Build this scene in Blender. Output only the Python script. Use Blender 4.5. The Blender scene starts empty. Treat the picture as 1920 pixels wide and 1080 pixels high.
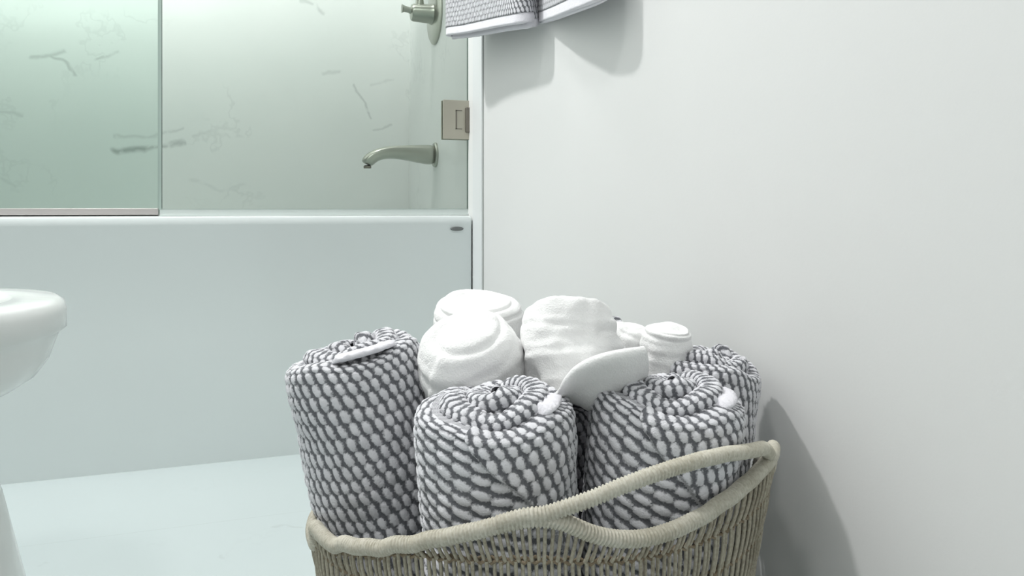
import bpy, math, random
import numpy as np
from mathutils import Vector, Matrix, noise as mnoise

sc = bpy.context.scene
COL = sc.collection

# ------------------------------------------------------------------ camera
F = 1400.0                      # focal length in pixels of the 1920 wide frame
CX, HY = 960.0, 390.0           # principal column, horizon row
YAW = math.radians(18.8)
CAMZ = 0.517
cam = bpy.data.cameras.new('camera')
cam.sensor_width = 36.0
cam.lens = 36.0 * F / 1920.0
cam.shift_y = -(540.0 - HY) / 1920.0
cam.clip_start = 0.02
camo = bpy.data.objects.new('camera', cam)
COL.objects.link(camo)
camo.location = (0, 0, CAMZ)
camo.rotation_euler = (math.radians(90), 0, -YAW)
sc.camera = camo

# ------------------------------------------------------------------ world, exposure
w = bpy.data.worlds.new('world'); sc.world = w; w.use_nodes = True
w.node_tree.nodes['Background'].inputs[0].default_value = (0.80, 0.90, 1.0, 1)
w.node_tree.nodes['Background'].inputs[1].default_value = 0.15
sc.view_settings.view_transform = 'Standard'
sc.view_settings.look = 'None'
sc.view_settings.gamma = 1.0
sc.view_settings.use_curve_mapping = False
sc.view_settings.exposure = 0.09

XW = 0.463                       # painted wall on the right
YT = 1.627                       # front face of the tub
YB = 2.39                        # back wall of the alcove
XL = -1.06                       # left wall
YR = -1.30                       # wall behind the camera
ZC = 2.42                        # ceiling

def area(name, loc, size, power, color, target, shape='DISK'):
    l = bpy.data.lights.new(name, 'AREA'); l.shape = shape; l.size = size
    l.energy = power; l.color = color
    o = bpy.data.objects.new(name, l); COL.objects.link(o)
    o.location = loc
    o.rotation_euler = (Vector(target) - Vector(loc)).to_track_quat('-Z', 'Y').to_euler()
    return o
LIGHTS = [  # name, x, y, lamp radius, watts
    ('ceiling_lamp_light', -0.62, 1.40, 0.07, 29.0),
    ('added_rear_fill', -0.60, -0.10, 0.16, 8.0),  # added out-of-frame fill that softens the camera side, not a known fixture
    ('added_tub_fill', -0.05, 1.70, 0.12, 4.2),  # added unseen fill to brighten the tile behind the glass
]
for nm, lx, ly, lr, lp in LIGHTS:
    area(nm, (lx, ly, ZC - 0.035), lr * 2, lp, (1.0, 0.99, 0.985), (lx, ly, 0))

# ------------------------------------------------------------------ helpers
def ray(px, py):
    """world direction through a pixel, depth 1 along the camera axis"""
    r = (px - CX) / F; u = (HY - py) / F
    return Vector((math.sin(YAW) + r * math.cos(YAW), math.cos(YAW) - r * math.sin(YAW), u))
def at_depth(px, py, D):
    return Vector((0, 0, CAMZ)) + ray(px, py) * D
def at_Y(px, py, Y):
    d = ray(px, py); return Vector((0, 0, CAMZ)) + d * (Y / d.y)
def at_X(px, py, X):
    d = ray(px, py); return Vector((0, 0, CAMZ)) + d * (X / d.x)

def tag(o, label=None, cat=None, group=None, kind=None):
    if label: o['label'] = label
    if cat: o['category'] = cat
    if group: o['group'] = group
    if kind: o['kind'] = kind
    return o
def empty(name, loc, label, cat, group=None, rz=0.0):
    o = bpy.data.objects.new(name, None); COL.objects.link(o)
    o.empty_display_size = 0.05
    o.location = loc; o.rotation_euler = (0, 0, rz)
    return tag(o, label, cat, group)
def mobj(name, verts, faces, mat, parent=None, smooth=True, uv=None, world=False):
    me = bpy.data.meshes.new(name)
    if isinstance(verts, np.ndarray): verts = verts.tolist()
    me.from_pydata([tuple(v) for v in verts], [], [tuple(f) for f in faces])
    if uv is not None:
        lay = me.uv_layers.new(name='cells')
        li = np.zeros(len(me.loops), dtype=np.int32)
        me.loops.foreach_get('vertex_index', li)
        lay.data.foreach_set('uv', np.asarray(uv, dtype=np.float32)[li].ravel())
    me.polygons.foreach_set('use_smooth', [smooth] * len(me.polygons))
    me.materials.append(mat)
    me.update()
    o = bpy.data.objects.new(name, me); COL.objects.link(o)
    if parent:
        o.parent = parent
        if world:
            o.matrix_parent_inverse = parent.matrix_basis.inverted()
    return o

class MB:
    def __init__(self): self.v = []; self.f = []
    def add(self, vs, fs):
        n = len(self.v); self.v += [tuple(v) for v in vs]; self.f += [tuple(i + n for i in f) for f in fs]
    def box(self, a, b):
        x0, y0, z0 = a; x1, y1, z1 = b
        self.add([(x0,y0,z0),(x1,y0,z0),(x1,y1,z0),(x0,y1,z0),(x0,y0,z1),(x1,y0,z1),(x1,y1,z1),(x0,y1,z1)],
                 [(0,3,2,1),(4,5,6,7),(0,1,5,4),(1,2,6,5),(2,3,7,6),(3,0,4,7)])
        return self
    def tube(self, pts, rad, n=8, caps=True, closed=False):
        pts = [Vector(p) for p in pts]; m = len(pts)
        rads = rad if isinstance(rad, (list, tuple)) else [rad] * m
        vs = []; up = None
        for i, p in enumerate(pts):
            a = pts[(i - 1) % m] if (closed or i > 0) else p
            b = pts[(i + 1) % m] if (closed or i < m - 1) else p
            t = (b - a).normalized()
            if up is None:
                up = Vector((0, 0, 1)) if abs(t.z) < .9 else Vector((1, 0, 0))
            s = t.cross(up).normalized(); up = s.cross(t).normalized()
            for k in range(n):
                an = 2 * math.pi * k / n
                vs.append(p + (s * math.cos(an) + up * math.sin(an)) * rads[i])
        fs = []
        for i in range(m if closed else m - 1):
            j = (i + 1) % m
            for k in range(n):
                l = (k + 1) % n
                fs.append((i*n+k, i*n+l, j*n+l, j*n+k))
        if caps and not closed:
            fs.append(tuple(range(n - 1, -1, -1))); fs.append(tuple((m-1)*n + k for k in range(n)))
        self.add(vs, fs); return self
    def lathe(self, prof, origin, axis, n=32):
        """prof: list of (distance along axis, radius)"""
        axis = Vector(axis).normalized(); o = Vector(origin)
        s = axis.orthogonal().normalized(); t = axis.cross(s)
        vs = []; fs = []; m = len(prof)
        for d, r in prof:
            for k in range(n):
                a = 2 * math.pi * k / n
                vs.append(o + axis * d + (s * math.cos(a) + t * math.sin(a)) * r)
        for i in range(m - 1):
            for k in range(n):
                l = (k + 1) % n
                fs.append((i*n+k, i*n+l, (i+1)*n+l, (i+1)*n+k))
        fs.append(tuple(range(n - 1, -1, -1))); fs.append(tuple((m-1)*n + k for k in range(n)))
        self.add(vs, fs); return self
    def loft(self, rings, cap0=True, cap1=True):
        n = len(rings[0]); vs = [p for r in rings for p in r]; fs = []
        for i in range(len(rings) - 1):
            for k in range(n):
                l = (k + 1) % n
                fs.append((i*n+k, i*n+l, (i+1)*n+l, (i+1)*n+k))
        if cap0: fs.append(tuple(range(n - 1, -1, -1)))
        if cap1: fs.append(tuple((len(rings)-1)*n + k for k in range(n)))
        self.add(vs, fs); return self
    def build(self, name, mat, parent=None, smooth=True, bevel=0.0, seg=2, world=False, angle=40):
        o = mobj(name, self.v, self.f, mat, parent, smooth, world=world)
        if bevel > 0:
            m = o.modifiers.new('bevel', 'BEVEL'); m.width = bevel; m.segments = seg
            m.limit_method = 'ANGLE'; m.angle_limit = math.radians(35); m.harden_normals = True
        elif smooth:
            try:
                for p in o.data.polygons: p.use_smooth = True
                o.data.set_sharp_from_angle(angle=math.radians(angle))
            except Exception: pass
        return o

# ------------------------------------------------------------------ materials
class NT:
    def __init__(self, name):
        self.m = bpy.data.materials.new(name); self.m.use_nodes = True
        self.t = self.m.node_tree; self.N = self.t.nodes; self.L = self.t.links
        self.b = self.N['Principled BSDF']
    def node(self, typ, **kw):
        n = self.N.new(typ)
        for k, v in kw.items(): setattr(n, k, v)
        return n
    def sset(self, sock, v):
        if isinstance(v, (int, float, tuple)): sock.default_value = v
        else: self.L.new(v, sock)
    def math(self, op, a, b=None, c=None, clamp=False):
        n = self.node('ShaderNodeMath', operation=op, use_clamp=clamp)
        self.sset(n.inputs[0], a)
        if b is not None: self.sset(n.inputs[1], b)
        if c is not None: self.sset(n.inputs[2], c)
        return n.outputs[0]
    def noise(self, scale, detail=2, rough=.5, vec=None, out=0):
        n = self.node('ShaderNodeTexNoise'); n.inputs['Scale'].default_value = scale
        n.inputs['Detail'].default_value = detail; n.inputs['Roughness'].default_value = rough
        self.L.new(vec if vec else self.obj(), n.inputs['Vector'])
        return n.outputs[out]
    def obj(self):
        if not hasattr(self, '_tc'): self._tc = self.node('ShaderNodeTexCoord')
        return self._tc.outputs['Object']
    def smooth(self, v, lo, hi):
        n = self.node('ShaderNodeMapRange', interpolation_type='SMOOTHSTEP')
        self.sset(n.inputs[0], v); n.inputs[1].default_value = lo; n.inputs[2].default_value = hi
        return n.outputs[0]
    def mix(self, f, a, b):
        n = self.node('ShaderNodeMix', data_type='RGBA')
        self.sset(n.inputs[0], f)
        for s, v in ((n.inputs[6], a), (n.inputs[7], b)):
            if isinstance(v, tuple): s.default_value = (*v[:3], 1)
            else: self.L.new(v, s)
        return n.outputs[2]
    def base(self, v):
        if isinstance(v, tuple): self.b.inputs['Base Color'].default_value = (*v[:3], 1)
        else: self.L.new(v, self.b.inputs['Base Color'])
    def p(self, **kw):
        for k, v in kw.items(): self.sset(self.b.inputs[k.replace('_', ' ')], v)
        return self
    def bump(self, h, strength=.3, dist=.001):
        n = self.node('ShaderNodeBump'); n.inputs['Strength'].default_value = strength
        n.inputs['Distance'].default_value = dist
        self.L.new(h, n.inputs['Height']); self.L.new(n.outputs[0], self.b.inputs['Normal'])

def simple(name, col, rough=.5, metal=0.0, bump=None, var=0.0, vscale=8.0, spec=None):
    t = NT(name)
    if var: 
        f = t.noise(vscale, 3)
        t.base(t.mix(f, tuple(c * (1 - var) for c in col), tuple(min(1, c * (1 + var)) for c in col)))
    else: t.base(col)
    t.p(Roughness=rough, Metallic=metal)
    if spec is not None: t.b.inputs['Specular IOR Level'].default_value = spec
    if bump: t.bump(t.noise(bump[0], 3), bump[1], bump[2])
    return t.m

M = {}
M['paint'] = simple('wall_paint', (.745, .752, .745), .62, var=.012, vscale=2.5, bump=(260, .12, .0006), spec=.3)
M['ceiling'] = simple('ceiling_paint', (.84, .85, .855), .7, var=.01)
M['acrylic'] = simple('tub_acrylic', (.745, .80, .795), .22, var=.008, vscale=3)
M['ceramic'] = simple('toilet_ceramic', (.77, .80, .785), .12, var=.006, vscale=4)
M['white_trim'] = simple('white_trim', (.80, .825, .83), .35, var=.01, vscale=5)
M['caulk'] = simple('grey_joint', (.42, .44, .43), .7, var=.05, vscale=60)
M['nickel'] = simple('brushed_nickel', (.44, .45, .40), .30, .9, var=.05, vscale=30)
M['nickel_dark'] = simple('dark_nickel', (.20, .185, .16), .4, .8, var=.05, vscale=30)
M['hinge'] = simple('hinge_nickel', (.46, .44, .37), .42, .55, var=.03, vscale=40)
M['channel'] = simple('channel_metal', (.55, .52, .51), .35, .6, var=.04, vscale=20)
M['badge'] = simple('badge_grey', (.17, .18, .18), .4, .3, var=.1, vscale=300)
M['seal'] = simple('clear_seal', (.66, .72, .70), .3, var=.02, vscale=20)

# white terry
def terry(name, col):
    t = NT(name)
    f = t.noise(60, 3)
    t.base(t.mix(f, tuple(c * .96 for c in col), col))
    t.p(Roughness=.95); t.b.inputs['Specular IOR Level'].default_value = .1
    t.b.inputs['Sheen Weight'].default_value = .25
    t.b.inputs['Sheen Roughness'].default_value = .6
    h = t.math('ADD', t.noise(700, 2), t.math('MULTIPLY', t.noise(180, 3), 1.4))
    t.bump(h, .45, .0016)
    return t.m
M['terry'] = terry('white_terry', (.92, .925, .92))
M['hem'] = terry('white_hem', (.84, .83, .88))

# two tone waffle terry: puffs of white pile on a charcoal ground, laid out in UV cells
def waffle(name, dark, light):
    t = NT(name)
    uvn = t.node('ShaderNodeUVMap'); uvn.uv_map = 'cells'
    wn = t.noise(95, 2, .5, out=1)
    vm = t.node('ShaderNodeVectorMath', operation='SUBTRACT'); t.L.new(wn, vm.inputs[0]); vm.inputs[1].default_value = (.5, .5, .5)
    vs = t.node('ShaderNodeVectorMath', operation='SCALE'); t.L.new(vm.outputs[0], vs.inputs[0]); vs.inputs['Scale'].default_value = .34
    va = t.node('ShaderNodeVectorMath', operation='ADD'); t.L.new(uvn.outputs[0], va.inputs[0]); t.L.new(vs.outputs[0], va.inputs[1])
    wn2 = t.noise(520, 2, .5, out=1)
    vm2 = t.node('ShaderNodeVectorMath', operation='SUBTRACT'); t.L.new(wn2, vm2.inputs[0]); vm2.inputs[1].default_value = (.5, .5, .5)
    vs2 = t.node('ShaderNodeVectorMath', operation='SCALE'); t.L.new(vm2.outputs[0], vs2.inputs[0]); vs2.inputs['Scale'].default_value = .36
    va2 = t.node('ShaderNodeVectorMath', operation='ADD'); t.L.new(va.outputs[0], va2.inputs[0]); t.L.new(vs2.outputs[0], va2.inputs[1])
    sp = t.node('ShaderNodeSeparateXYZ'); t.L.new(va2.outputs[0], sp.inputs[0])
    u, v = sp.outputs[0], sp.outputs[1]
    row = t.math('FLOOR', v)
    lv = t.math('SUBTRACT', t.math('SUBTRACT', v, row), .5)
    uu = t.math('ADD', u, t.math('MULTIPLY', row, .5))
    lu = t.math('SUBTRACT', t.math('FRACT', uu), .5)
    lu = t.math('ADD', lu, t.math('MULTIPLY', lv, .28))
    d = t.math('SQRT', t.math('ADD', t.math('POWER', t.math('ABSOLUTE', t.math('DIVIDE', lu, .385)), 2.0),
                              t.math('POWER', t.math('ABSOLUTE', t.math('DIVIDE', lv, .61)), 2.0)))
    k = t.smooth(d, 1.12, .62)
    fine = t.noise(900, 2)
    k2 = t.math('ADD', k, t.math('MULTIPLY', t.math('SUBTRACT', fine, .5), .35), clamp=True)
    t.base(t.mix(k2, dark, light))
    t.p(Roughness=.95); t.b.inputs['Specular IOR Level'].default_value = .08
    t.b.inputs['Sheen Weight'].default_value = .2
    t.bump(t.math('ADD', fine, t.noise(260, 2)), .5, .0014)
    return t.m
M['waffle'] = waffle('charcoal_white_waffle', (.14, .145, .16), (.74, .74, .775))

# wicker
def wicker(name, a, b):
    t = NT(name)
    f = t.math('ADD', t.math('MULTIPLY', t.noise(420, 3), .6), t.math('MULTIPLY', t.noise(28, 2), .5))
    t.base(t.mix(t.smooth(f, .3, .8), a, b))
    t.p(Roughness=.8); t.b.inputs['Specular IOR Level'].default_value = .2
    t.bump(t.noise(900, 2), .4, .0006)
    return t.m
M['cord'] = wicker('greige_cord', (.25, .225, .17), (.46, .43, .345))
M['cord_rim'] = wicker('pale_cord', (.43, .405, .325), (.64, .62, .54))
M['cord_in'] = wicker('brown_wire', (.16, .125, .085), (.27, .22, .15))

# marble: faint clouding, hair veins from noise, plus the strokes the stone shows
def marble(name, base, cloud, vein, strokes=(), axes=(0, 2), rough=.12, grout=None, veinamt=.35):
    t = NT(name)
    tc = t.obj()
    sp = t.node('ShaderNodeSeparateXYZ'); 
    wn = t.noise(9, 3, .6, out=1)
    vm = t.node('ShaderNodeVectorMath', operation='SUBTRACT'); t.L.new(wn, vm.inputs[0]); vm.inputs[1].default_value = (.5, .5, .5)
    vs = t.node('ShaderNodeVectorMath', operation='SCALE'); t.L.new(vm.outputs[0], vs.inputs[0]); vs.inputs['Scale'].default_value = .055
    va = t.node('ShaderNodeVectorMath', operation='ADD'); t.L.new(tc, va.inputs[0]); t.L.new(vs.outputs[0], va.inputs[1])
    t.L.new(va.outputs[0], sp.inputs[0])
    P, Q = sp.outputs[axes[0]], sp.outputs[axes[1]]
    tot = None
    for (x0, y0, x1, y1, wd, am) in strokes:
        dx, dy = x1 - x0, y1 - y0; L2 = dx*dx + dy*dy
        px = t.math('SUBTRACT', P, x0); py = t.math('SUBTRACT', Q, y0)
        h = t.math('DIVIDE', t.math('ADD', t.math('MULTIPLY', px, dx), t.math('MULTIPLY', py, dy)), L2, clamp=True)
        ex = t.math('SUBTRACT', px, t.math('MULTIPLY', h, dx)); ey = t.math('SUBTRACT', py, t.math('MULTIPLY', h, dy))
        d = t.math('SQRT', t.math('ADD', t.math('MULTIPLY', ex, ex), t.math('MULTIPLY', ey, ey)))
        k = t.math('MULTIPLY', t.smooth(d, wd, 0.0), am)
        tot = k if tot is None else t.math('MAXIMUM', tot, k)
    n1 = t.noise(2.6, 5, .62, vec=va.outputs[0])
    v1 = t.smooth(t.math('ABSOLUTE', t.math('SUBTRACT', n1, .5)), .012, 0.0)
    mask = t.smooth(t.noise(3.1, 2), .52, .68)
    v1 = t.math('MULTIPLY', t.math('MULTIPLY', v1, mask), veinamt)
    if tot is not None:
        br = t.smooth(t.noise(38, 3), .22, .50)
        tot = t.math('MULTIPLY', tot, br)
        v1 = t.math('MAXIMUM', v1, tot)
    c = t.mix(t.smooth(t.noise(2.0, 3), .35, .75), base, cloud)
    c = t.mix(v1, c, vein)
    if grout:
        sp2 = t.node('ShaderNodeSeparateXYZ'); t.L.new(tc, sp2.inputs[0])
        g = None
        for ax, pitch, off in grout:
            f = t.math('ABSOLUTE', t.math('SUBTRACT', t.math('FRACT', t.math('DIVIDE', t.math('SUBTRACT', sp2.outputs[ax], off), pitch)), .5))
            k = t.smooth(f, .5 - .0016 / pitch, .5)
            g = k if g is None else t.math('MAXIMUM', g, k)
        c = t.mix(t.math('MULTIPLY', g, .35), c, vein)
    t.base(c); t.p(Roughness=rough); t.b.inputs['Specular IOR Level'].default_value = .3
    return t.m

def stroke_back(pts, wd, am):
    out = []
    for a, b in zip(pts[:-1], pts[1:]):
        A = at_Y(a[0], a[1], YB); B = at_Y(b[0], b[1], YB)
        out.append((A.x, A.z, B.x, B.z, wd, am))
    return out
S = []
S += stroke_back([(58, 108), (90, 103), (118, 97)], .010, .38)
S += stroke_back([(95, 104), (122, 118), (140, 136)], .008, .42)
S += stroke_back([(180, 114), (220, 103)], .008, .38)
S += stroke_back([(0, 210), (36, 214)], .008, .25)
S += stroke_back([(216, 281), (270, 275)], .016, .75)
S += stroke_back([(270, 275), (345, 268)], .009, .5)
S += stroke_back([(215, 254), (330, 252), (345, 246)], .008, .25)
S += stroke_back([(365, 258), (400, 248)], .007, .18)
S += stroke_back([(560, 0), (590, 8), (604, 22)], .010, .35)
S += stroke_back([(606, 138), (640, 140)], .010, .25)
S += stroke_back([(662, 160), (680, 190), (690, 216)], .008, .38)
S += stroke_back([(698, 244), (735, 230)], .007, .3)
S += stroke_back([(700, 158), (738, 153)], .006, .15)
S += stroke_back([(360, 335), (410, 355), (460, 348)], .009, .12)
S += stroke_back([(0, 335), (30, 350)], .009, .15)
M['marble_back'] = marble('back_wall_marble', (.86, .87, .86), (.81, .83, .82), (.33, .36, .35), S, (0, 2), rough=.42, veinamt=.12)
M['marble_side'] = marble('side_wall_marble', (.86, .87, .86), (.81, .83, .82), (.40, .43, .42), (), (1, 2), rough=.42, veinamt=.14)
def on_floor(px, py):
    d = ray(px, py); return Vector((0, 0, CAMZ)) + d * (-CAMZ / d.z)
FS = []
for pts, wd, am in (([(512, 988), (535, 984), (560, 988)], .006, .4), ([(85, 1058), (100, 1052)], .006, .5), ([(410, 1040), (420, 1042)], .005, .3)):
    for a, b in zip(pts[:-1], pts[1:]):
        A = on_floor(*a); B = on_floor(*b); FS.append((A.x, A.y, B.x, B.y, wd, am))
M['marble_floor'] = marble('floor_marble', (.55, .62, .62), (.52, .59, .59), (.42, .46, .46), FS, (0, 1), rough=.22, grout=[(0, .61, .14), (1, .305, .10)], veinamt=.15)

# glass sheet: clear with a green tint, mirror-like at grazing angles
def glass(name, tint):
    m = bpy.data.materials.new(name); m.use_nodes = True; t = m.node_tree
    t.nodes.remove(t.nodes['Principled BSDF']); out = t.nodes['Material Output']
    tr = t.nodes.new('ShaderNodeBsdfTransparent'); tr.inputs[0].default_value = (*tint, 1)
    gl = t.nodes.new('ShaderNodeBsdfGlossy'); gl.inputs['Roughness'].default_value = .02
    fr = t.nodes.new('ShaderNodeFresnel'); fr.inputs[0].default_value = 1.25
    mx = t.nodes.new('ShaderNodeMixShader')
    t.links.new(fr.outputs[0], mx.inputs[0]); t.links.new(tr.outputs[0], mx.inputs[1]); t.links.new(gl.outputs[0], mx.inputs[2])
    t.links.new(mx.outputs[0], out.inputs[0])
    return m
M['glass'] = glass('green_tinted_glass', (.962, .988, .970))
M['glass_fixed'] = glass('green_tinted_fixed_glass', (.895, .955, .925))
M['glass_edge'] = simple('polished_glass_edge', (.38, .47, .43), .2, var=.03, vscale=20)
t = NT('lamp_diffuser'); t.base((.9, .9, .88)); t.b.inputs['Emission Color'].default_value = (1, .985, .95, 1); t.b.inputs['Emission Strength'].default_value = 6.0
M['lamp'] = t.m

# ------------------------------------------------------------------ the room
def struct(name, a, b, mat, bevel=0):
    o = MB().box(a, b).build(name, mat, smooth=False, bevel=bevel); tag(o, kind='structure'); return o
struct('floor', (XL - .1, YR - .1, -.08), (XW + .1, YB + .1, 0), M['marble_floor'])
struct('ceiling', (XL - .1, YR - .1, ZC), (XW + .1, YB + .1, ZC + .08), M['ceiling'])
YJ = at_X(907, 300, XW).y         # where tile meets paint on the right wall
struct('wall_right', (XW, YR, 0), (XW + .1, YJ, ZC), M['paint'])
struct('wall_alcove_right', (XW - .001, YJ + .004, 0), (XW + .1, YB, ZC), M['marble_side'])
struct('wall_back', (XL - .1, YB, 0), (XW + .1, YB + .1, ZC), M['marble_back'])
struct('wall_left', (XL - .1, YR, 0), (XL, YB, ZC), M['paint'])
struct('wall_rear', (XL - .1, YR - .1, 0), (XW + .1, YR, ZC), M['paint'])
struct('trim_1', (XW - .0035, YT - .002, 0), (XW + .01, YJ + .004, ZC - .001), M['white_trim'])
struct('trim_2', (XW - .0022, YJ - .001, 0), (XW + .01, YJ + .005, ZC - .001), M['caulk'])

for i, (nm, lx, ly, lr, lp) in enumerate(LIGHTS):  # the rear and tub fixtures are invented housings for the added fills
    r = empty('ceiling_light', (lx, ly, ZC), ['round recessed ceiling light over the toilet', 'large round fill light added unseen behind the viewpoint',
               'small round fill light added unseen over the bathtub'][i], 'ceiling light', 'recessed ceiling lights')
    MB().lathe([(-.012, lr + .02), (-.010, lr + .024), (0, lr + .026)], (0, 0, 0), (0, 0, 1), 40).build('frame', M['white_trim'], r)
    MB().lathe([(-.018, lr - .004), (-.0125, lr)], (0, 0, 0), (0, 0, 1), 40).build('diffuser', M['lamp'], r)

# ------------------------------------------------------------------ bathtub
ZT = 0.500
def rrect(x0, x1, y0, y1, r, z, n=8):
    pts = []
    for cx, cy, a0 in ((x1 - r, y1 - r, 0), (x0 + r, y1 - r, 90), (x0 + r, y0 + r, 180), (x1 - r, y0 + r, 270)):
        for k in range(n + 1):
            a = math.radians(a0 + 90 * k / n); pts.append((cx + r * math.cos(a), cy + r * math.sin(a), z))
    return pts
tub = empty('bathtub', ((XW + XL) / 2, (YT + YB) / 2, 0), 'white alcove bathtub with plain flat apron below the glass screen', 'bathtub')
x0, x1, y0, y1 = XL + .002, XW - .005, YT, YB - .002
mb = MB()
g = .012
rings = [rrect(x0, x1, y0 + .001, y1, .004, 0), rrect(x0, x1, y0 + .001, y1, .004, .25),
         rrect(x0, x1, y0, y1, .004, ZT - .022), rrect(x0, x1, y0 - .001, y1, .004, ZT - .018), rrect(x0, x1, y0 - .001, y1, .004, ZT - .007),
         rrect(x0 + .001, x1 - .001, y0 + .001, y1 - .001, .006, ZT - .002), rrect(x0 + .005, x1 - .005, y0 + .008, y1 - .004, .01, ZT),
         rrect(x0 + .07, x1 - .07, y0 + .085, y1 - .05, .09, ZT), rrect(x0 + .078, x1 - .078, y0 + .094, y1 - .058, .09, ZT - .006),
         rrect(x0 + .10, x1 - .09, y0 + .11, y1 - .08, .10, ZT - .15), rrect(x0 + .16, x1 - .12, y0 + .14, y1 - .11, .10, .12),
         rrect(x0 + .22, x1 - .16, y0 + .18, y1 - .15, .09, .09)]
mb.loft(rings, True, True).build('shell', M['acrylic'], tub, world=True, angle=50)
bd = at_Y(857, 429, YT - .003)
b1 = MB(); ring = []
for k in range(24):
    a = 2 * math.pi * k / 24; ring.append((bd.x + .0150 * math.cos(a), bd.z + .0048 * math.sin(a)))
b1.loft([[(x, YT + .001, z) for x, z in ring], [(x, YT - .0035, z) for x, z in ring], [(bd.x + (x - bd.x) * .9, YT - .0050, bd.z + (z - bd.z) * .85) for x, z in ring]])
bo = b1.build('badge', M['badge'], tub, world=True); bo['label'] = 'small dark oval maker badge'

# ------------------------------------------------------------------ glass screen
YG = YT + .045; TG = .010
ZG0 = at_Y(600, 393, YG).z; 
def gx(px): return at_Y(px, 300, YG).x
xs = gx(297); xr = gx(880)
fixed = empty('fixed_glass_panel', ((XL + xs) / 2, YG, ZT), 'fixed tinted glass panel standing in a metal channel at the left', 'glass panel', 'glass bath screen panels')
MB().box((XL + .004, YG + .013, ZT + .004), (xs - .0025, YG + .013 + TG, 1.98)).build('glass_sheet', M['glass_fixed'], fixed, smooth=False, world=True)
MB().box((xs - .0025, YG + .0125, ZT + .004), (xs, YG + .0235, 1.98)).build('glass_edge', M['glass_edge'], fixed, smooth=False, world=True)
MB().box((XL + .003, YG + .007, ZT + .0005), (gx(297) - .001, YG + .012, ZT + .016)).box((XL + .003, YG + .024, ZT + .0005), (gx(297) - .001, YG + .029, ZT + .016)).box((XL + .003, YG + .007, ZT + .0005), (gx(297) - .001, YG + .029, ZT + .0038)).build('bottom_channel', M['channel'], fixed, smooth=False, bevel=.0006, world=True)
door = empty('glass_screen_door', ((xr + xs) / 2, YG, ZT), 'hinged frameless tinted glass door on the bathtub rim at the right', 'glass door', 'glass bath screen panels')
MB().box((xs + .006, YG, ZG0), (xr - .003, YG + TG, 1.98)).build('glass_sheet', M['glass'], door, smooth=False, world=True)
MB().box((xs + .001, YG - .0005, ZG0), (xs + .006, YG + TG + .0005, 1.98)).build('glass_edge', M['glass_edge'], door, smooth=False, world=True)
MB().box((xr - .003, YG - .0005, ZG0), (xr, YG + TG + .0005, 1.98)).build('glass_edge', M['glass_edge'], door, smooth=False, world=True)
MB().box((xs + .003, YG + .001, ZT + .0012), (xr - .001, YG + TG - .001, ZG0 + .002)).box((xs + .003, YG - .004, ZT + .0012), (xr - .001, YG + .001, ZT + .0040)).build('bottom_seal', M['seal'], door, smooth=False, world=True)
def make_hinge(z):
    h = MB().box((gx(830), YG - .007, z - .045), (gx(881), YG - .0006, z + .045)).box((gx(830), YG + TG + .0006, z - .045), (gx(881), YG + TG + .007, z + .045)).build('hinge', M['hinge'], door, smooth=False, bevel=.0012, world=True)
    MB().box((gx(871), YG - .0125, z - .029), (gx(886.5), YG + TG + .008, z + .029)).build('barrel', M['nickel_dark'], h, smooth=False, bevel=.002, world=False)
    MB().box((gx(853), YG - .0078, z - .022), (gx(865), YG - .0062, z - .020)).box((gx(853), YG - .0078, z + .020), (gx(865), YG - .0062, z + .022)).box((gx(853), YG - .0078, z - .022), (gx(855.5), YG - .0062, z + .022)).build('cover_groove', M['nickel_dark'], h, smooth=False, world=False)
    MB().box((gx(889), YG - .010, z - .028), (XW - .0036, YG + TG + .012, z + .030)).build('wall_plate', M['hinge'], h, smooth=False, bevel=.001, world=False)
zh = at_Y(856, 225, YG).z
make_hinge(zh); make_hinge(1.78)

# ------------------------------------------------------------------ tub spout and valve
YS = 2.005
zs = at_X(816, 291, XW).z
sx = XW - .001
spout = empty('tub_spout', (sx, YS, zs), 'brushed nickel tub spout on the marble wall with drooping nozzle', 'tub spout')
pts = [(0, 0), (-.03, .0), (-.08, .004), (-.125, .005), (-.158, -.001), (-.180, -.015), (-.190, -.030)]
hh = [.029, .027, .021, .017, .0165, .0175, .017]
rings = []
for i, ((dx, dz), h) in enumerate(zip(pts, hh)):
    a = pts[max(0, i-1)]; b = pts[min(len(pts)-1, i+1)]
    tx, tz = b[0]-a[0], b[1]-a[1]; l = math.hypot(tx, tz); tx /= l; tz /= l
    if i == len(pts) - 1: tx, tz = -.35, -.94
    ring = []
    for k in range(20):
        an = 2 * math.pi * k / 20
        ca, sa = math.cos(an), math.sin(an)
        ca = math.copysign(abs(ca) ** .8, ca); sa = math.copysign(abs(sa) ** .8, sa)
        wy = (.027 if i < 2 else .023) * ca; wn = h * sa
        ring.append((dx - tz * wn, wy, dz + tx * wn))
    rings.append(ring)
so = MB().loft(rings).build('body', M['nickel'], spout, bevel=0)
sm = so.modifiers.new('s', 'SUBSURF'); sm.levels = 2; sm.render_levels = 2
MB().lathe([(0, .034), (.004, .034), (.007, .031)], (0, 0, 0), (-1, 0, 0), 32).build('wall_flange', M['nickel'], spout)
MB().lathe([(0, .010), (.006, .010), (.008, .007)], (-.186, 0, -.040), (0, 0, 1), 20).build('aerator', M['nickel_dark'], spout)
zv = at_X(806, 40, XW).z
valve = empty('shower_valve', (sx, YS, zv), 'brushed nickel shower valve with round plate and lever on marble wall', 'shower valve')
MB().lathe([(0, .082), (.004, .082), (.009, .074), (.011, .035)], (0, 0, 0), (-1, 0, 0), 48).build('escutcheon', M['nickel'], valve)
MB().lathe([(.009, .030), (.014, .0285), (.020, .026), (.062, .024), (.068, .021), (.070, .014)], (0, 0, 0), (-1, 0, 0), 36).build('hub', M['nickel'], valve)
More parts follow.
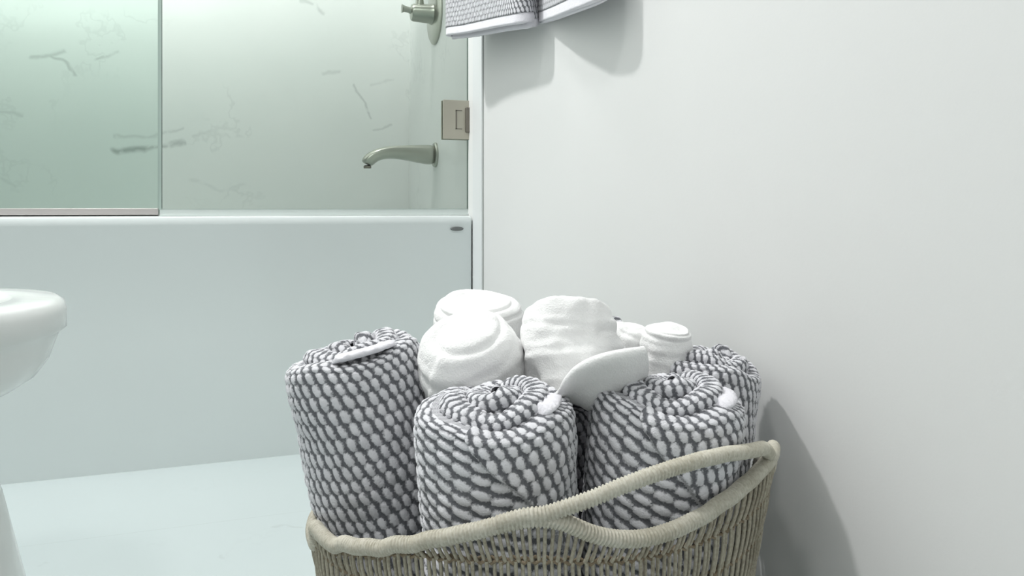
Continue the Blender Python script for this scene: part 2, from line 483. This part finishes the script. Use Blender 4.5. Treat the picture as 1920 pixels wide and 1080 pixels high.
MB().tube([(-.066, 0, .004), (-.075, 0, .006), (-.086, 0, .008), (-.094, 0, .008)], [.010, .008, .0085, .012], 16).build('lever_tip', M['nickel'], valve)
MB().tube([(-.045, 0, .02), (-.045, 0, .045), (-.038, 0, .085), (-.034, 0, .095)], [.012, .010, .008, .006], 14).build('lever', M['nickel'], valve)
# overflow and drain inside the tub
drain = empty('overflow_plate', (XW - .086, YS, .42), 'round nickel overflow plate inside the bathtub end below the spout', 'overflow plate')
MB().lathe([(0, .036), (.006, .036), (.009, .030)], (-.014, 0, 0), (-1, 0, 0.0), 32).build('disc', M['nickel'], drain)

# ------------------------------------------------------------------ toilet
TY = .94
toilet = empty('toilet', (-.55, TY, 0), 'white ceramic toilet cut by the left edge, facing the painted wall', 'toilet')
def dsec(xc, R, xb, wb, z, n=24):
    pts = [(xb, TY + wb, z), (xb, TY - wb, z)]
    m = 8
    for k in range(1, m): # near side from back to arc
        f = k / m; pts.append((xb + (xc - xb) * f, TY - (wb + (R - wb) * math.sin(f * math.pi / 2)), z))
    for k in range(n + 1):
        a = -math.pi / 2 + math.pi * k / n; pts.append((xc + R * math.cos(a), TY + R * math.sin(a), z))
    for k in range(m - 1, 0, -1):
        f = k / m; pts.append((xb + (xc - xb) * f, TY + (wb + (R - wb) * math.sin(f * math.pi / 2)), z))
    return pts
ZR = .417
secs = [(-.355, .135, -.92, .115, 0), (-.357, .132, -.92, .112, .02), (-.362, .120, -.90, .105, .10), (-.372, .108, -.90, .10, .20), (-.392, .102, -.90, .10, .27),
        (-.395, .105, -.90, .11, .300), (-.392, .122, -.90, .12, .312), (-.388, .138, -.90, .13, .320), (-.382, .150, -.90, .14, .332), (-.378, .158, -.90, .15, .350), (-.376, .162, -.90, .155, .368), (-.375, .165, -.90, .16, .379),
        (-.375, .172, -.90, .17, .384), (-.375, .172, -.90, .17, .402), (-.375, .169, -.90, .168, .412), (-.375, .162, -.895, .16, ZR),
        (-.375, .120, -.84, .12, ZR), (-.376, .112, -.83, .11, ZR - .006), (-.38, .10, -.80, .10, ZR - .05), (-.42, .07, -.70, .06, ZR - .14)]
MB().loft([dsec(*s) for s in secs]).build('bowl', M['ceramic'], toilet, world=True, angle=60)
MB().box((-1.055, TY - .20, .40), (-.885, TY + .20, .76)).build('tank', M['ceramic'], toilet, smooth=True, bevel=.02, seg=4, world=True)
MB().box((-1.058, TY - .21, .762), (-.875, TY + .21, .80)).build('tank_lid', M['ceramic'], toilet, smooth=True, bevel=.01, seg=3, world=True)
MB().tube([(-.884, TY - .14, .70), (-.868, TY - .14, .70), (-.862, TY - .13, .70), (-.862, TY - .07, .695)], [.010, .010, .008, .006], 12).build('flush_lever', M['nickel'], toilet, world=True)

# ------------------------------------------------------------------ woven basket
BC = Vector((.2405, .6460)); BR = .2065
def brad(z): return BR - .17 * (.30 - z) * (1.0 if z < .30 else .8)
def hit(px, py, far=False):
    """first meeting of the pixel ray with the basket's side"""
    d = ray(px, py); R = BR
    for _ in range(6):
        a = d.x**2 + d.y**2; b = -2 * (d.x * BC.x + d.y * BC.y); c = BC.x**2 + BC.y**2 - R * R
        disc = b*b - 4*a*c
        s = (-b - math.sqrt(max(0, disc))) / (2 * a)
        z = CAMZ + d.z * s; R = brad(z)
    return math.atan2(d.y * s - BC.y, d.x * s - BC.x), z
rim_px = [(566, 985), (585, 1003), (620, 1018), (660, 1024), (700, 1026), (760, 1022), (820, 1010), (880, 998), (940, 985), (985, 975), (1020, 968)]
low_px = [(1020, 968), (1060, 985), (1110, 1003), (1160, 1012), (1210, 1010), (1260, 995), (1310, 971), (1360, 938), (1400, 906), (1428, 878)]
top_px = [(1020, 966), (1060, 955), (1110, 937), (1160, 916), (1210, 897), (1260, 880), (1310, 865), (1360, 854), (1400, 849), (1430, 849), (1452, 856)]
def unwrap(l):
    out = []
    for a, z in l:
        if a > math.pi / 2: a -= 2 * math.pi
        out.append((a, z))
    return out
R1 = unwrap([hit(*p) for p in rim_px]); R2 = unwrap([hit(*p) for p in low_px]); R3 = unwrap([hit(*p) for p in top_px])
A0, A1 = R3[0][0], -.84     # the handle spans these azimuths
def interp_closed(pairs):
    """half-turn symmetric height curve from samples"""
    pts = []
    for a, z in pairs:
        for k in (-2, -1, 0, 1, 2): pts.append((a + k * math.pi, z))
    pts.sort()
    X = np.array([p[0] for p in pts]); Z = np.array([p[1] for p in pts])
    def f(a):
        # smooth gaussian-weighted lookup
        wts = np.exp(-((X - a) / .075) ** 2) + 1e-9 / (1 + (X - a) ** 2)
        return float((wts * Z).sum() / wts.sum())
    return f
lo_pairs = R1 + R2
amin = min(a for a, z in lo_pairs); amax = max(a for a, z in lo_pairs)
lo_pairs = [(a, z) for a, z in lo_pairs if a > amax - math.pi + .02]
rim_z = interp_closed(lo_pairs)
R3 = [q for q in R3 if q[0] < -1.0] + [(-.90, .333), (-.75, .320)]
hx = np.array([a for a, z in R3] ); hz = np.array([z for a, z in R3])
def handle_z(a): return float(np.interp(a, hx, hz))
print('rim', [(round(a, 2), round(z, 3)) for a, z in R1 + R2]); print('handle', [(round(a, 2), round(z, 3)) for a, z in R3])
basket = empty('wicker_basket', (BC.x, BC.y, 0), 'round greige woven basket of rolled towels with looped rim handles', 'basket')
def bpt(a, z, dr=0.0):
    r = brad(z) + dr; return Vector((r * math.cos(a), r * math.sin(a), z))
def wrapped(path, rad, pitch, amp, n=12, closed=False, per=6):
    """a rod wound with cord: resampled path with a ridge for every turn of the cord"""
    P = [Vector(p) for p in path]
    if closed: P = P + [P[0]]
    L = [0]
    for a, b in zip(P[:-1], P[1:]): L.append(L[-1] + (b - a).length)
    N = int(L[-1] / pitch) * per
    A = np.array([tuple(p) for p in P]); s = np.linspace(0, L[-1], N + 1)
    Q = np.stack([np.interp(s, L, A[:, i]) for i in range(3)], 1)
    if closed: Q = Q[:-1]; s = s[:-1]
    T = (np.roll(Q, -1, 0) - np.roll(Q, 1, 0))
    if not closed: T[0] = Q[1] - Q[0]; T[-1] = Q[-1] - Q[-2]
    T /= np.linalg.norm(T, axis=1)[:, None]
    up = np.array([0, 0, 1.0]); Sd = np.cross(T, up); Sd /= np.linalg.norm(Sd, axis=1)[:, None]; U = np.cross(Sd, T)
    vs = []; 
    th = np.arange(n) * 2 * math.pi / n
    for i in range(len(Q)):
        ph = 2 * math.pi * s[i] / pitch
        rr = rad + amp * (np.abs(np.cos((ph + th * .35) / 2)) - .6)
        vs.append(Q[i] + (np.cos(th) * rr)[:, None] * Sd[i] + (np.sin(th) * rr)[:, None] * U[i])
    vs = np.concatenate(vs); m = len(Q); fs = []
    for i in range(m if closed else m - 1):
        j = (i + 1) % m
        for k in range(n):
            l = (k + 1) % n; fs.append((i*n+k, i*n+l, j*n+l, j*n+k))
    return vs, fs
NA = 360
rimpath = [bpt(2*math.pi*k/NA, rim_z(2*math.pi*k/NA - math.pi)) for k in range(NA)]
rimpath = [bpt(-math.pi + 2*math.pi*k/NA, rim_z(-math.pi + 2*math.pi*k/NA)) for k in range(NA)]
v, f = wrapped(rimpath, .0054, .0026, .0013, closed=True)
mobj('rim', v, f, M['cord_rim'], basket)
for off in (0, math.pi):
    hp = []
    for k in range(61):
        a = A0 - .14 + (A1 - A0 + .20) * k / 60
        z = handle_z(a)
        f0 = min(1, max(0, (a - (A0 - .14)) / .20)); f1 = min(1, max(0, ((A1 + .06) - a) / .22))
        e = min(f0, f1); e = e * e * (3 - 2 * e)
        z = rim_z(a) * (1 - e) + max(z, rim_z(a)) * e + .0015
        p = bpt(a + off, z, .0010); hp.append(p)
    v, f = wrapped(hp, .0050, .0026, .0013)
    mobj('handle', v, f, M['cord_rim'], basket)
# woven side: rows of slanting cords over hoops
NS = 276
side = MB(); random.seed(4)
rows = [None, .285, .255, .225, .195, .165, .135, .105, .075, .045, .016]
def row_z(k, a):
    if k == 0: return rim_z(a) - .003
    z = rows[k] + .25 * (rim_z(a) - .30) * max(0, 1 - k / 6)
    return min(z, rim_z(a) - .006)
for k in range(len(rows) - 1):
    for i in range(NS):
        a = -math.pi + 2 * math.pi * i / NS + random.uniform(-.002, .002)
        lean = ((-1) ** k) * .30 * 2 * math.pi / NS
        # the top row fans out from under the handle ends
        if k == 0:
            d = (a - A0 + math.pi / 2) % math.pi - math.pi / 2
            lean = (.9 if d > 0 else -.9) * min(1, abs(d) / .12 + .1) * 2 * math.pi / NS
        zt, zb = row_z(k, a), row_z(k + 1, a)
        h = zt - zb
        if h < .004: continue
        p = []
        for j in range(5):
            fq = j / 4; z = zb + h * fq
            p.append(bpt(a + lean * (fq - .5), z, .0012 * math.sin(fq * math.pi) + (.0012 if i % 2 else 0)))
        side.tube(p, [.0015, .00135, .0013, .00135, .0015], 5, caps=False)
side.build('woven_side', M['cord'], basket, angle=180)
hoops = MB()
for k in range(1, len(rows)):
    for dz in (-.0016, .0016):
        hoops.tube([bpt(2*math.pi*j/180 - math.pi, row_z(k, 2*math.pi*j/180 - math.pi) + dz * (1 if (j // 1) % 2 else -1), .0015 * (1 if (j + (dz > 0)) % 2 else -1)) for j in range(180)], .0013, 5, closed=True)
hoops.build('hoops', M['cord_in'], basket, angle=180)
mb = MB(); mb.lathe([(.002, brad(.01) - .006), (.006, brad(.01) + .002), (.012, brad(.016) + .001), (.014, brad(.016) - .006)], (0, 0, 0), (0, 0, 1), 64)
mb.build('base', M['cord'], basket)

# ------------------------------------------------------------------ rolled waffle towels
CU, CV = .0087, .0105               # one cell of the weave
def puff(u, v):
    row = np.floor(v); lv = v - row - .5
    uu = u + row * .5; lu = uu - np.floor(uu) - .5 + .28 * lv
    d = np.sqrt((lu / .385) ** 2 + (lv / .61) ** 2)
    t = np.clip((1.15 - d) / .8, 0, 1); return t * t * (3 - 2 * t)
def fbm(x, y, z, s):
    return mnoise.noise(Vector((x * s, y * s, z * s)))
def spiral_sheet(R, H, T, pitch, turns, mode, res=.0013, flap=False, seed=0, z0=0.0, amp=.0015, lump=.003, cells=True, vary=.004, full=1.04, bulge=.0, rim=None, low=.034, shoulder=0, sdepth=.0, taper=0):
    """a sheet wound inward from the back; local front (-Y) faces the viewer. returns verts, faces, uv"""
    rnd = random.Random(seed)
    def build(ph0, ph1, zlow):
        step = res
        ph = [ph0]
        while ph[-1] < ph1:
            r = R - pitch * ph[-1] / (2 * math.pi); ph.append(ph[-1] + step / max(r, .008))
        ph = np.array(ph)
        rr = T / 2 if rim is None else rim
        # profile: (side, height) points
        prof = []   # (offset from centre line, z, arclength)
        zt = H - rr
        z = zlow
        zz = []
        while z < zt:
            zz.append(z); z += (res * 2.6 if z < H - .16 else res)
        for z in zz: prof.append((T / 2, z, z - H))
        for k in range(0, 15):
            a = math.pi / 2 * k / 14 * 2
            # quarter circles joined by a flat
            if a <= math.pi / 2: prof.append((T/2 - rr + rr * math.cos(a), zt + rr * math.sin(a), zt - H + rr * a))
            else: prof.append((-(T/2 - rr) + rr * math.cos(a), zt + rr * math.sin(a), zt - H + rr * a))
        lbase = zt - H + rr * math.pi
        zi = zt
        while zi > H - low:
            zi -= res * 1.2; prof.append((-T / 2, zi, lbase + zt - zi))
        prof = np.array(prof)
        nP, nQ = len(ph), len(prof)
        PH = ph[:, None]; OFF = prof[None, :, 0]; Z = prof[None, :, 1] + 0 * PH; W = prof[None, :, 2] + 0 * PH
        Rc = R - T / 2 - pitch * PH / (2 * math.pi)
        # layer to layer height change near the top
        hv = np.array([mnoise.noise(Vector((p * .9 + seed * 7.3, 1.7, 0))) for p in ph])[:, None] * vary
        hv = hv + np.maximum(0, PH / (2 * math.pi) - 1) * (.0)
        Z = Z + hv * np.clip((Z - (H - .09)) / .09, 0, 1)
        sh = np.clip((prof[None, :, 1] - (H - shoulder)) / shoulder, 0, 1) if shoulder else 0 * Z
        first = np.clip(1 - PH / (2 * math.pi) * .55, 0, 1)
        RAD = (Rc + OFF) * (1 - sdepth * first * sh ** 2.6) + bulge * np.sin(np.clip(Z / H, 0, 1) * math.pi)
        if taper:
            q = np.clip(Z / (H * .80), 0, 1); RAD = RAD * (1 - taper * (1 - q * q * (3 - 2 * q)))
        Z = Z - sdepth * .11 * first * sh ** 3
        AZ = math.pi / 2 + PH                                  # starts at the back, runs counter clockwise
        S = R * PH - pitch * PH ** 2 / (4 * math.pi)
        zt0 = zt - H
        U = S / CU * (1.22 if ph0 > 3 else 1.0); V = (W + .55 * np.clip(W - zt0, 0, 1)) / CV
        ampf = np.where(W > zt0, .6, 1.0)
        disp = np.zeros_like(RAD)
        if flap:
            azf = AZ + 0 * Z                                   # front is 3pi/2
            s = (azf - 1.5 * math.pi)
            line = (H - .040) - .052 * s / .75                # falls to the right
            line = line + .004 * np.sin(s * 5)
            below = (Z < line) & (s > -2.6) & (s < 2.2) & (OFF > 0)
            dist = (Z - line)
            edge = np.where((OFF > 0) & (PH < 2 * math.pi), np.clip((dist + .001) / .0030, 0, 1) * np.exp(-np.clip(dist, 0, 1) / .03) * .0042, 0)
            U2 = V * CV / CU * .9 ; V2 = U * CU / CV * .85
            Un = np.where(below, U2, U); Vn = np.where(below, V2, V); U, V = Un, Vn
            disp = disp + edge
        if cells: disp = disp + puff(U, V) * amp * ampf
        X = RAD * np.cos(AZ); Y = RAD * np.sin(AZ)
        # normals of the profile
        dn_r = np.gradient(prof[:, 1]); dn_z = -np.gradient(prof[:, 0]); ln = np.hypot(dn_r, dn_z) + 1e-9
        dn_r, dn_z = (dn_r / ln)[None, :], (dn_z / ln)[None, :]
        X = X + disp * dn_r * np.cos(AZ); Y = Y + disp * dn_r * np.sin(AZ); Z = Z + disp * dn_z
        V3 = np.stack([X, Y, Z], -1).reshape(-1, 3)
        idx = np.arange(nP * nQ).reshape(nP, nQ)
        a = idx[:-1, :-1].ravel(); b = idx[1:, :-1].ravel(); c = idx[1:, 1:].ravel(); d = idx[:-1, 1:].ravel()
        Fc = np.stack([a, b, c, d], 1)
        UV = np.stack([U + 0 * Z, V + 0 * Z], -1).reshape(-1, 2)
        return V3, Fc, UV
    V1, F1, U1 = build(0, 2 * math.pi * full, z0)
    V2, F2, U2 = build(2 * math.pi * full - .02, 2 * math.pi * turns, H - low)
    Vv = np.concatenate([V1, V2]); Ff = np.concatenate([F1, F2 + len(V1)]); Uu = np.concatenate([U1, U2])
    # lumpy softness
    if lump:
        for i in range(len(Vv)):
            x, y, z = Vv[i]
            n = mnoise.noise(Vector((x * 22 + seed * 3, y * 22, z * 14)))
            n2 = mnoise.noise(Vector((x * 60, y * 60 + seed, z * 60)))
            k = 1 + (n * lump + n2 * lump * .35) / R
            Vv[i, 0] *= k; Vv[i, 1] *= k; Vv[i, 2] += n2 * lump * .35
    return Vv, Ff.tolist(), Uu

RR, RH = .0615, .352
def hem_arc(parent, a0, a1, r, z, wdt=.011, mat=None):
    """white hem showing on top of one layer of the roll"""
    vs = []; fs = []; n = 40; m = 14
    for i in range(n + 1):
        f = i / n; a = math.radians(a0 + (a1 - a0) * f)
        e = math.sin(min(1, min(f, 1 - f) / .12) * math.pi / 2)
        rr = r - .004 * f
        for k in range(m):
            b = 2 * math.pi * k / m
            dr = wdt / 2 * math.cos(b) * (.5 + .5 * e); dz = .0032 * math.sin(b) * (.3 + .7 * e) - .0022 * (1 - e)
            nz = mnoise.noise(Vector((a * 9, b * 2, 3))) * .0012
            vs.append(((rr + dr + nz) * math.cos(a), (rr + dr + nz) * math.sin(a), z + dz + nz))
    for i in range(n):
        for k in range(m):
            l = (k + 1) % m; fs.append((i*m+k, (i+1)*m+k, (i+1)*m+l, i*m+l))
    fs.append(tuple(range(m))); fs.append(tuple(n*m + k for k in range(m - 1, -1, -1)))
    o = mobj('hem', vs, fs, M['hem'], parent)
    o['label'] = 'plain white hem showing on the rolled top'
    return o

G = 'rolled charcoal and white waffle towels in the basket'
def new_roll(label, seed, flap):
    r = empty('rolled_towel', (0, 0, 0), label, 'towel', G)
    V, Fc, U = spiral_sheet(RR, RH, .0165, .0170, 3.15, 'w', flap=flap, seed=seed, shoulder=.040, sdepth=.13, vary=.010, taper=.30, rim=.0062, lump=.0042)
    mobj('towel_roll', V, Fc, M['waffle'], r, uv=U)
    return r
def copy_tree(o, label, parent=None):
    c = o.copy(); COL.objects.link(c)
    if parent: c.parent = parent
    if label: c['label'] = label
    for ch in list(o.children): copy_tree(ch, None, c)
    return c
def put(o, x, y, ztop, rz, foot=.60, s=1.0):
    """stand the roll on the basket floor, its top centred on x, y and its foot drawn in toward the middle"""
    fx, fy = BC.x + (x - BC.x) * foot, BC.y + (y - BC.y) * foot
    ax = Vector((x - fx, y - fy, ztop - .016)); L = ax.length
    o.scale = (s, s, L / RH)
    q = Vector((0, 0, 1)).rotation_difference(ax.normalized()).to_matrix().to_4x4()
    o.rotation_euler = (q @ Matrix.Rotation(rz, 4, 'Z')).to_euler()
    o.location = (fx, fy, .016)
def face(x, y): return math.atan2(-y, -x) + math.pi / 2     # turn local front (-Y) to the camera
TA = new_roll('leftmost tall waffle towel roll bulging over the low basket rim', 3, False)
TB = new_roll('front middle waffle towel roll with diagonal fold beside the leftmost roll', 11, True)
TC = copy_tree(TB, 'front right waffle towel roll seen through the handle opening')
TD = copy_tree(TA, 'waffle towel roll at far right against the painted wall')
TE = copy_tree(TA, 'waffle towel roll at the back, hidden behind the upright white washcloth')
TF = copy_tree(TA, 'waffle towel roll at the back behind the two small white washcloths')
TG_ = copy_tree(TA, 'shadowed waffle towel roll in the middle of the basket below the washcloths')
hem_arc(TA, -122, -50, .0425, RH - .0050, .013)
hem_arc(TB, -48, -2, .0360, RH - .0040, .018)
hem_arc(TC, -38, 18, .0360, RH - .0042, .018)
put(TA, .083, .688, .397, face(.086, .690) + .15, .50, 1.14)
put(TB, .173, .536, .379, face(.171, .537), .66, 1.12)
put(TC, .307, .507, .383, face(.302, .508), .66, 1.09)
put(TD, .4035, .600, .384, face(.40, .62) + 1.2, .60, .93)
put(TE, .251, .793, .378, 2.2, .60, .98)
put(TF, .372, .756, .390, .9, .60, .95)
put(TG_, .246, .650, .352, 3.0, .60, .98)

# ------------------------------------------------------------------ white washcloths
GW = 'white washcloths piled on the towel rolls'
def soft_roll(label, R, H, seed, loc, rot, e=.45, top=.5, groove=.004, pitch=.02, lump=.004, seam=None, dimple=.004, squash=(1, 1)):
    """a plump rolled cloth: round shoulders, a spiral crease on the end, soft lumps all over"""
    nt, nv = 150, 130; vs = []; fs = []
    for j in range(nv + 1):
        t = j / nv                                    # foot centre -> side -> top centre
        if t < .15: b = -math.pi / 2 * (1 - t / .15); r = R * max(0, math.cos(b)) ** .5; z = .02 + .02 * math.sin(b)
        elif t < .55: r = R; z = .02 + (H * (1 - top) - .02) * (t - .15) / .40
        else:
            b = math.pi / 2 * (t - .55) / .45
            r = R * max(0, math.cos(b)) ** e; z = H * (1 - top) + H * top * math.sin(b) ** 1.0
        w = max(0, (t - .50) / .50)                    # 0 on the side, 1 at the top centre
        for i in range(nt):
            a = 2 * math.pi * i / nt
            x, y = math.cos(a), math.sin(a)
            # spiral crease measured along the surface from the top centre
            dist = (R * 1.25) * (1 - w) if t > .5 else R * 1.25 + (.5 - t) * H * 1.6
            ph = (dist - pitch * .35) / pitch - a / (2 * math.pi)
            d = abs(ph - round(ph)) * pitch
            gr = groove * math.exp(-(d / .0032) ** 2) * min(1, w * 2.5 + .0) * min(1, dist / .010)
            if dist > R * 1.25 * .98: gr *= .2
            n1 = mnoise.noise(Vector((x * r * 26 + seed, y * r * 26, z * 24)))
            n2 = mnoise.noise(Vector((x * r * 70, y * r * 70 + seed, z * 70)))
            n3 = mnoise.noise(Vector((x * r * 14, y * r * 14, z * 130 + seed)))
            dd = n1 * lump + n2 * lump * .35 + n3 * lump * .25 - gr
            if seam is not None:                        # the loose outer end lying over the layer below
                q = (a - seam - (z / H) * .5 + math.pi) % (2 * math.pi) - math.pi
                dd += .0065 * (1 / (1 + math.exp(-q * R / .0012))) * math.exp(-max(0, q) / .8) * (1 - w)
            zz = z - dimple * math.exp(-(dist / (R * .4)) ** 2) + (dd if t > .5 else 0) * w
            rr = r + dd * (1 - w * w) * (1 if r > .001 else 0)
            vs.append((rr * x * squash[0], rr * y * squash[1], zz))
    for j in range(nv):
        for i in range(nt):
            l = (i + 1) % nt; fs.append((j*nt+i, j*nt+l, (j+1)*nt+l, (j+1)*nt+i))
    o = mobj('washcloth', vs, fs, M['terry'])
    tag(o, label, 'washcloth', GW)
    o.location = loc; o.rotation_euler = rot
    return o
def tilt(toward_cam, right, spin, px=960):
    """orientation: lean the roll's axis toward the camera / to the right"""
    m = Matrix.Rotation(-YAW, 4, 'Z') @ Matrix.Rotation(math.radians(toward_cam), 4, 'X') @ Matrix.Rotation(math.radians(right), 4, 'Y') @ Matrix.Rotation(spin, 4, 'Z')
    return m
def cloth(label, R, H, seed, top_px, D, tc, ri, spin, **kw):
    m = tilt(tc, ri, spin); ax = (m @ Vector((0, 0, 1)))
    p = at_depth(top_px[0], top_px[1], D)
    return soft_roll(label, R, H, seed, p - ax * H, m.to_euler(), **kw)
cloth('white washcloth roll standing at the back left of the pile, round top', .046, .066, 21, (896, 556), .76, 12, 2, 2.0, top=.30, lump=.003)
cloth('plump white washcloth roll leaning forward above the front middle towel', .0465, .092, 33, (862, 612), .645, 32, -12, 3.6, top=.62, e=.55, groove=.003, pitch=.026, lump=.004, seam=.1, squash=(1.05, .95))
cloth('largest upright white washcloth roll at the centre of the pile', .0440, .095, 45, (1056, 556), .690, -17, -5, 4.4, top=.42, e=.42, lump=.008, groove=.003, pitch=.03)
cloth('small white washcloth behind the draped flap, left of its neighbour', .027, .055, 51, (1188, 602), .725, 4, 16, 1.2, top=.4, lump=.006, groove=.002, squash=(1.15, .8))
cloth('small upright pleated white washcloth at the right end of the pile', .024, .062, 63, (1256, 610), .69, 4, 5, 1.0, top=.2, e=.32, lump=.005, groove=.0025, pitch=.012, squash=(1.1, .9))

# draped flap of cloth: a bent sheet given thickness
def flap_cloth():
    back = [(1036, 748, .620), (1056, 742, .620), (1074, 728, .620), (1096, 708, .62), (1128, 692, .62), (1165, 684, .62), (1196, 680, .62)]
    top = [(1026, 740, .600), (1048, 738, .580), (1062, 714, .562), (1084, 690, .552), (1120, 672, .548), (1165, 661, .552), (1207, 655, .566)]
    mid = [(1030, 752, .606), (1054, 748, .592), (1072, 735, .578), (1096, 722, .568), (1134, 714, .564), (1176, 706, .568), (1213, 688, .578)]
    bot = [(1040, 758, .612), (1062, 752, .600), (1084, 754, .594), (1106, 765, .590), (1134, 768, .588), (1170, 748, .590), (1204, 716, .596)]
    back2 = [(1045, 745, .640), (1060, 745, .64), (1085, 748, .64), (1110, 750, .64), (1135, 750, .64), (1165, 735, .64), (1195, 710, .64)]
    rowsP = [back, top, mid, bot, back2]
    P = np.array([[tuple(at_depth(*q)) for q in r] for r in rowsP])
    def cr(P, t):
        n = len(P); x = t * (n - 1); i = min(int(x), n - 2); f = x - i
        p0, p1, p2, p3 = P[max(0, i-1)], P[i], P[i+1], P[min(n-1, i+2)]
        return .5 * ((2*p1) + (-p0+p2)*f + (2*p0-5*p1+4*p2-p3)*f*f + (-p0+3*p1-3*p2+p3)*f**3)
    nu, nv = 70, 70; vs = []; fs = []
    for j in range(nv + 1):
        line = np.array([cr(P[:, i], j / nv) for i in range(P.shape[1])])
        for i in range(nu + 1):
            p = cr(line, i / nu); n = mnoise.noise(Vector(p * 45)) * .0016
            vs.append((p[0] - n * .3, p[1] - n, p[2] + n * .3))
    for j in range(nv):
        for i in range(nu):
            a = j * (nu + 1) + i; fs.append((a, a + 1, a + nu + 2, a + nu + 1))
    o = mobj('washcloth', vs, fs, M['terry'])
    tag(o, 'white washcloth with a corner flap draped between the two front towel rolls', 'washcloth', GW)
    m = o.modifiers.new('solid', 'SOLIDIFY'); m.thickness = .005; m.offset = 0
    return o
flap_cloth()

# ------------------------------------------------------------------ hanging towel on the wall
ring = empty('towel_bar', (XW, 1.22, 1.38), 'brushed nickel towel bar on the painted wall above the view', 'towel bar')
ring_x = -.045
MB().tube([(ring_x, -.28, 0), (ring_x, .28, 0)], .008, 16).build('bar', M['nickel'], ring)
for s in (-1, 1):
    MB().lathe([(0, .024), (.008, .024), (.012, .014), (.045, .010)], (-.0005, s * .26, 0), (-1, 0, 0), 24).build('bracket', M['nickel'], ring)
def hang(name, section, zbot, ztop, thick, mat, parent, res=.003, hem=False, hemh=.014):
    """cloth hanging down: a plan curve swept from the hem up; pts (x, y), zbot per point"""
    P = np.array(section, float); L = np.concatenate([[0], np.cumsum(np.hypot(*np.diff(P, axis=0).T))])
    zb = np.array(zbot, float); n = int(L[-1] / res); s = np.linspace(0, L[-1], n + 1)
    X = np.interp(s, L, P[:, 0]); Y = np.interp(s, L, P[:, 1]); ZB = np.interp(s, L, zb)
    k = np.ones(9) / 9
    for _ in range(2):
        X = np.convolve(np.pad(X, 4, 'edge'), k, 'valid'); Y = np.convolve(np.pad(Y, 4, 'edge'), k, 'valid'); ZB = np.convolve(np.pad(ZB, 4, 'edge'), k, 'valid')
    nz = int((ztop) / (res * 1.1)); vs = []; uv = []; fs = []
    for i in range(n + 1):
        for j in range(nz + 1):
            h = ztop * j / nz
            vs.append([X[i], Y[i], ZB[i] + h]); uv.append((s[i] / .0075, h / .0095))
    V = np.array(vs); uv = np.array(uv)
    for i in range(n):
        for j in range(nz):
            a = i * (nz + 1) + j; fs.append((a, a + nz + 1, a + nz + 2, a + 1))
    o = mobj(name, V, fs, mat, parent, uv=uv)
    m = o.modifiers.new('solid', 'SOLIDIFY'); m.thickness = thick; m.offset = 0
    return o
hung = empty('hanging_towel', (XW - .062, 1.25, .84), 'charcoal and white waffle towel with white hem hanging in folds on wall', 'towel')
def inv(o):
    o.matrix_parent_inverse = hung.matrix_basis.inverted(); return o
# far fold standing out from the wall, then the flatter folds running toward the viewer
lobe = [(.450, 1.520), (.405, 1.545), (.374, 1.520), (.372, 1.490)]; lz = [.882, .880, .876, .872]
for a, b, x in [(868, 63, .383), (900, 57, .392), (935, 50, .398), (968, 45, .404), (988, 42, .418), (1004, 40, .446)]:
    q = at_X(a, b, x); lobe.append((q.x, q.y)); lz.append(q.z)
lobe2 = [(min(.455, x + .016), y + .012) for x, y in lobe[2:]]
inv(hang('far_fold', lobe, [z + .016 for z in lz], .50, .011, M['waffle'], hung))
inv(hang('hem', lobe, lz, .0165, .009, M['hem'], hung))
inv(hang('lining_fold', lobe2, [z + .010 for z in lz[2:]], .49, .008, M['waffle'], hung))
inv(hang('hem', lobe2, [z - .004 for z in lz[2:]], .0145, .007, M['hem'], hung))
for dx, dz, nm in ((0, 0, 'near_fold'), (.012, -.004, 'back_fold')):
    wp = [(992, 43, .452), (1008, 41, .455), (1020, 39, .452), (1042, 32, .425), (1070, 21, .408), (1105, 8, .408), (1135, -4, .420), (1155, -14, .438)]
    wq = [at_X(a, b, x + dx * .6) for a, b, x in wp]
    f2 = [(q.x, q.y) for q in wq]; z2 = [q.z + dz for q in wq]
    inv(hang(nm, f2, [z + .016 for z in z2], .54, .009, M['waffle'], hung))
    inv(hang('hem', f2, z2, .0165, .0075, M['hem'], hung))
# cloth going over the bar
sad = MB()
sec = []
for k in range(13):
    a = math.pi * k / 12; sec.append((math.cos(a) * .016, math.sin(a) * .014))
ring1 = [(XW - .045 + x, z) for x, z in sec] + [(XW - .045 + x * .62, z - .006) for x, z in sec[::-1]]
sad.loft([[(x, y, 1.382 + z) for x, z in ring1] for y in np.linspace(.96, 1.44, 25)])
inv(sad.build('top_fold', M['hem'], hung))
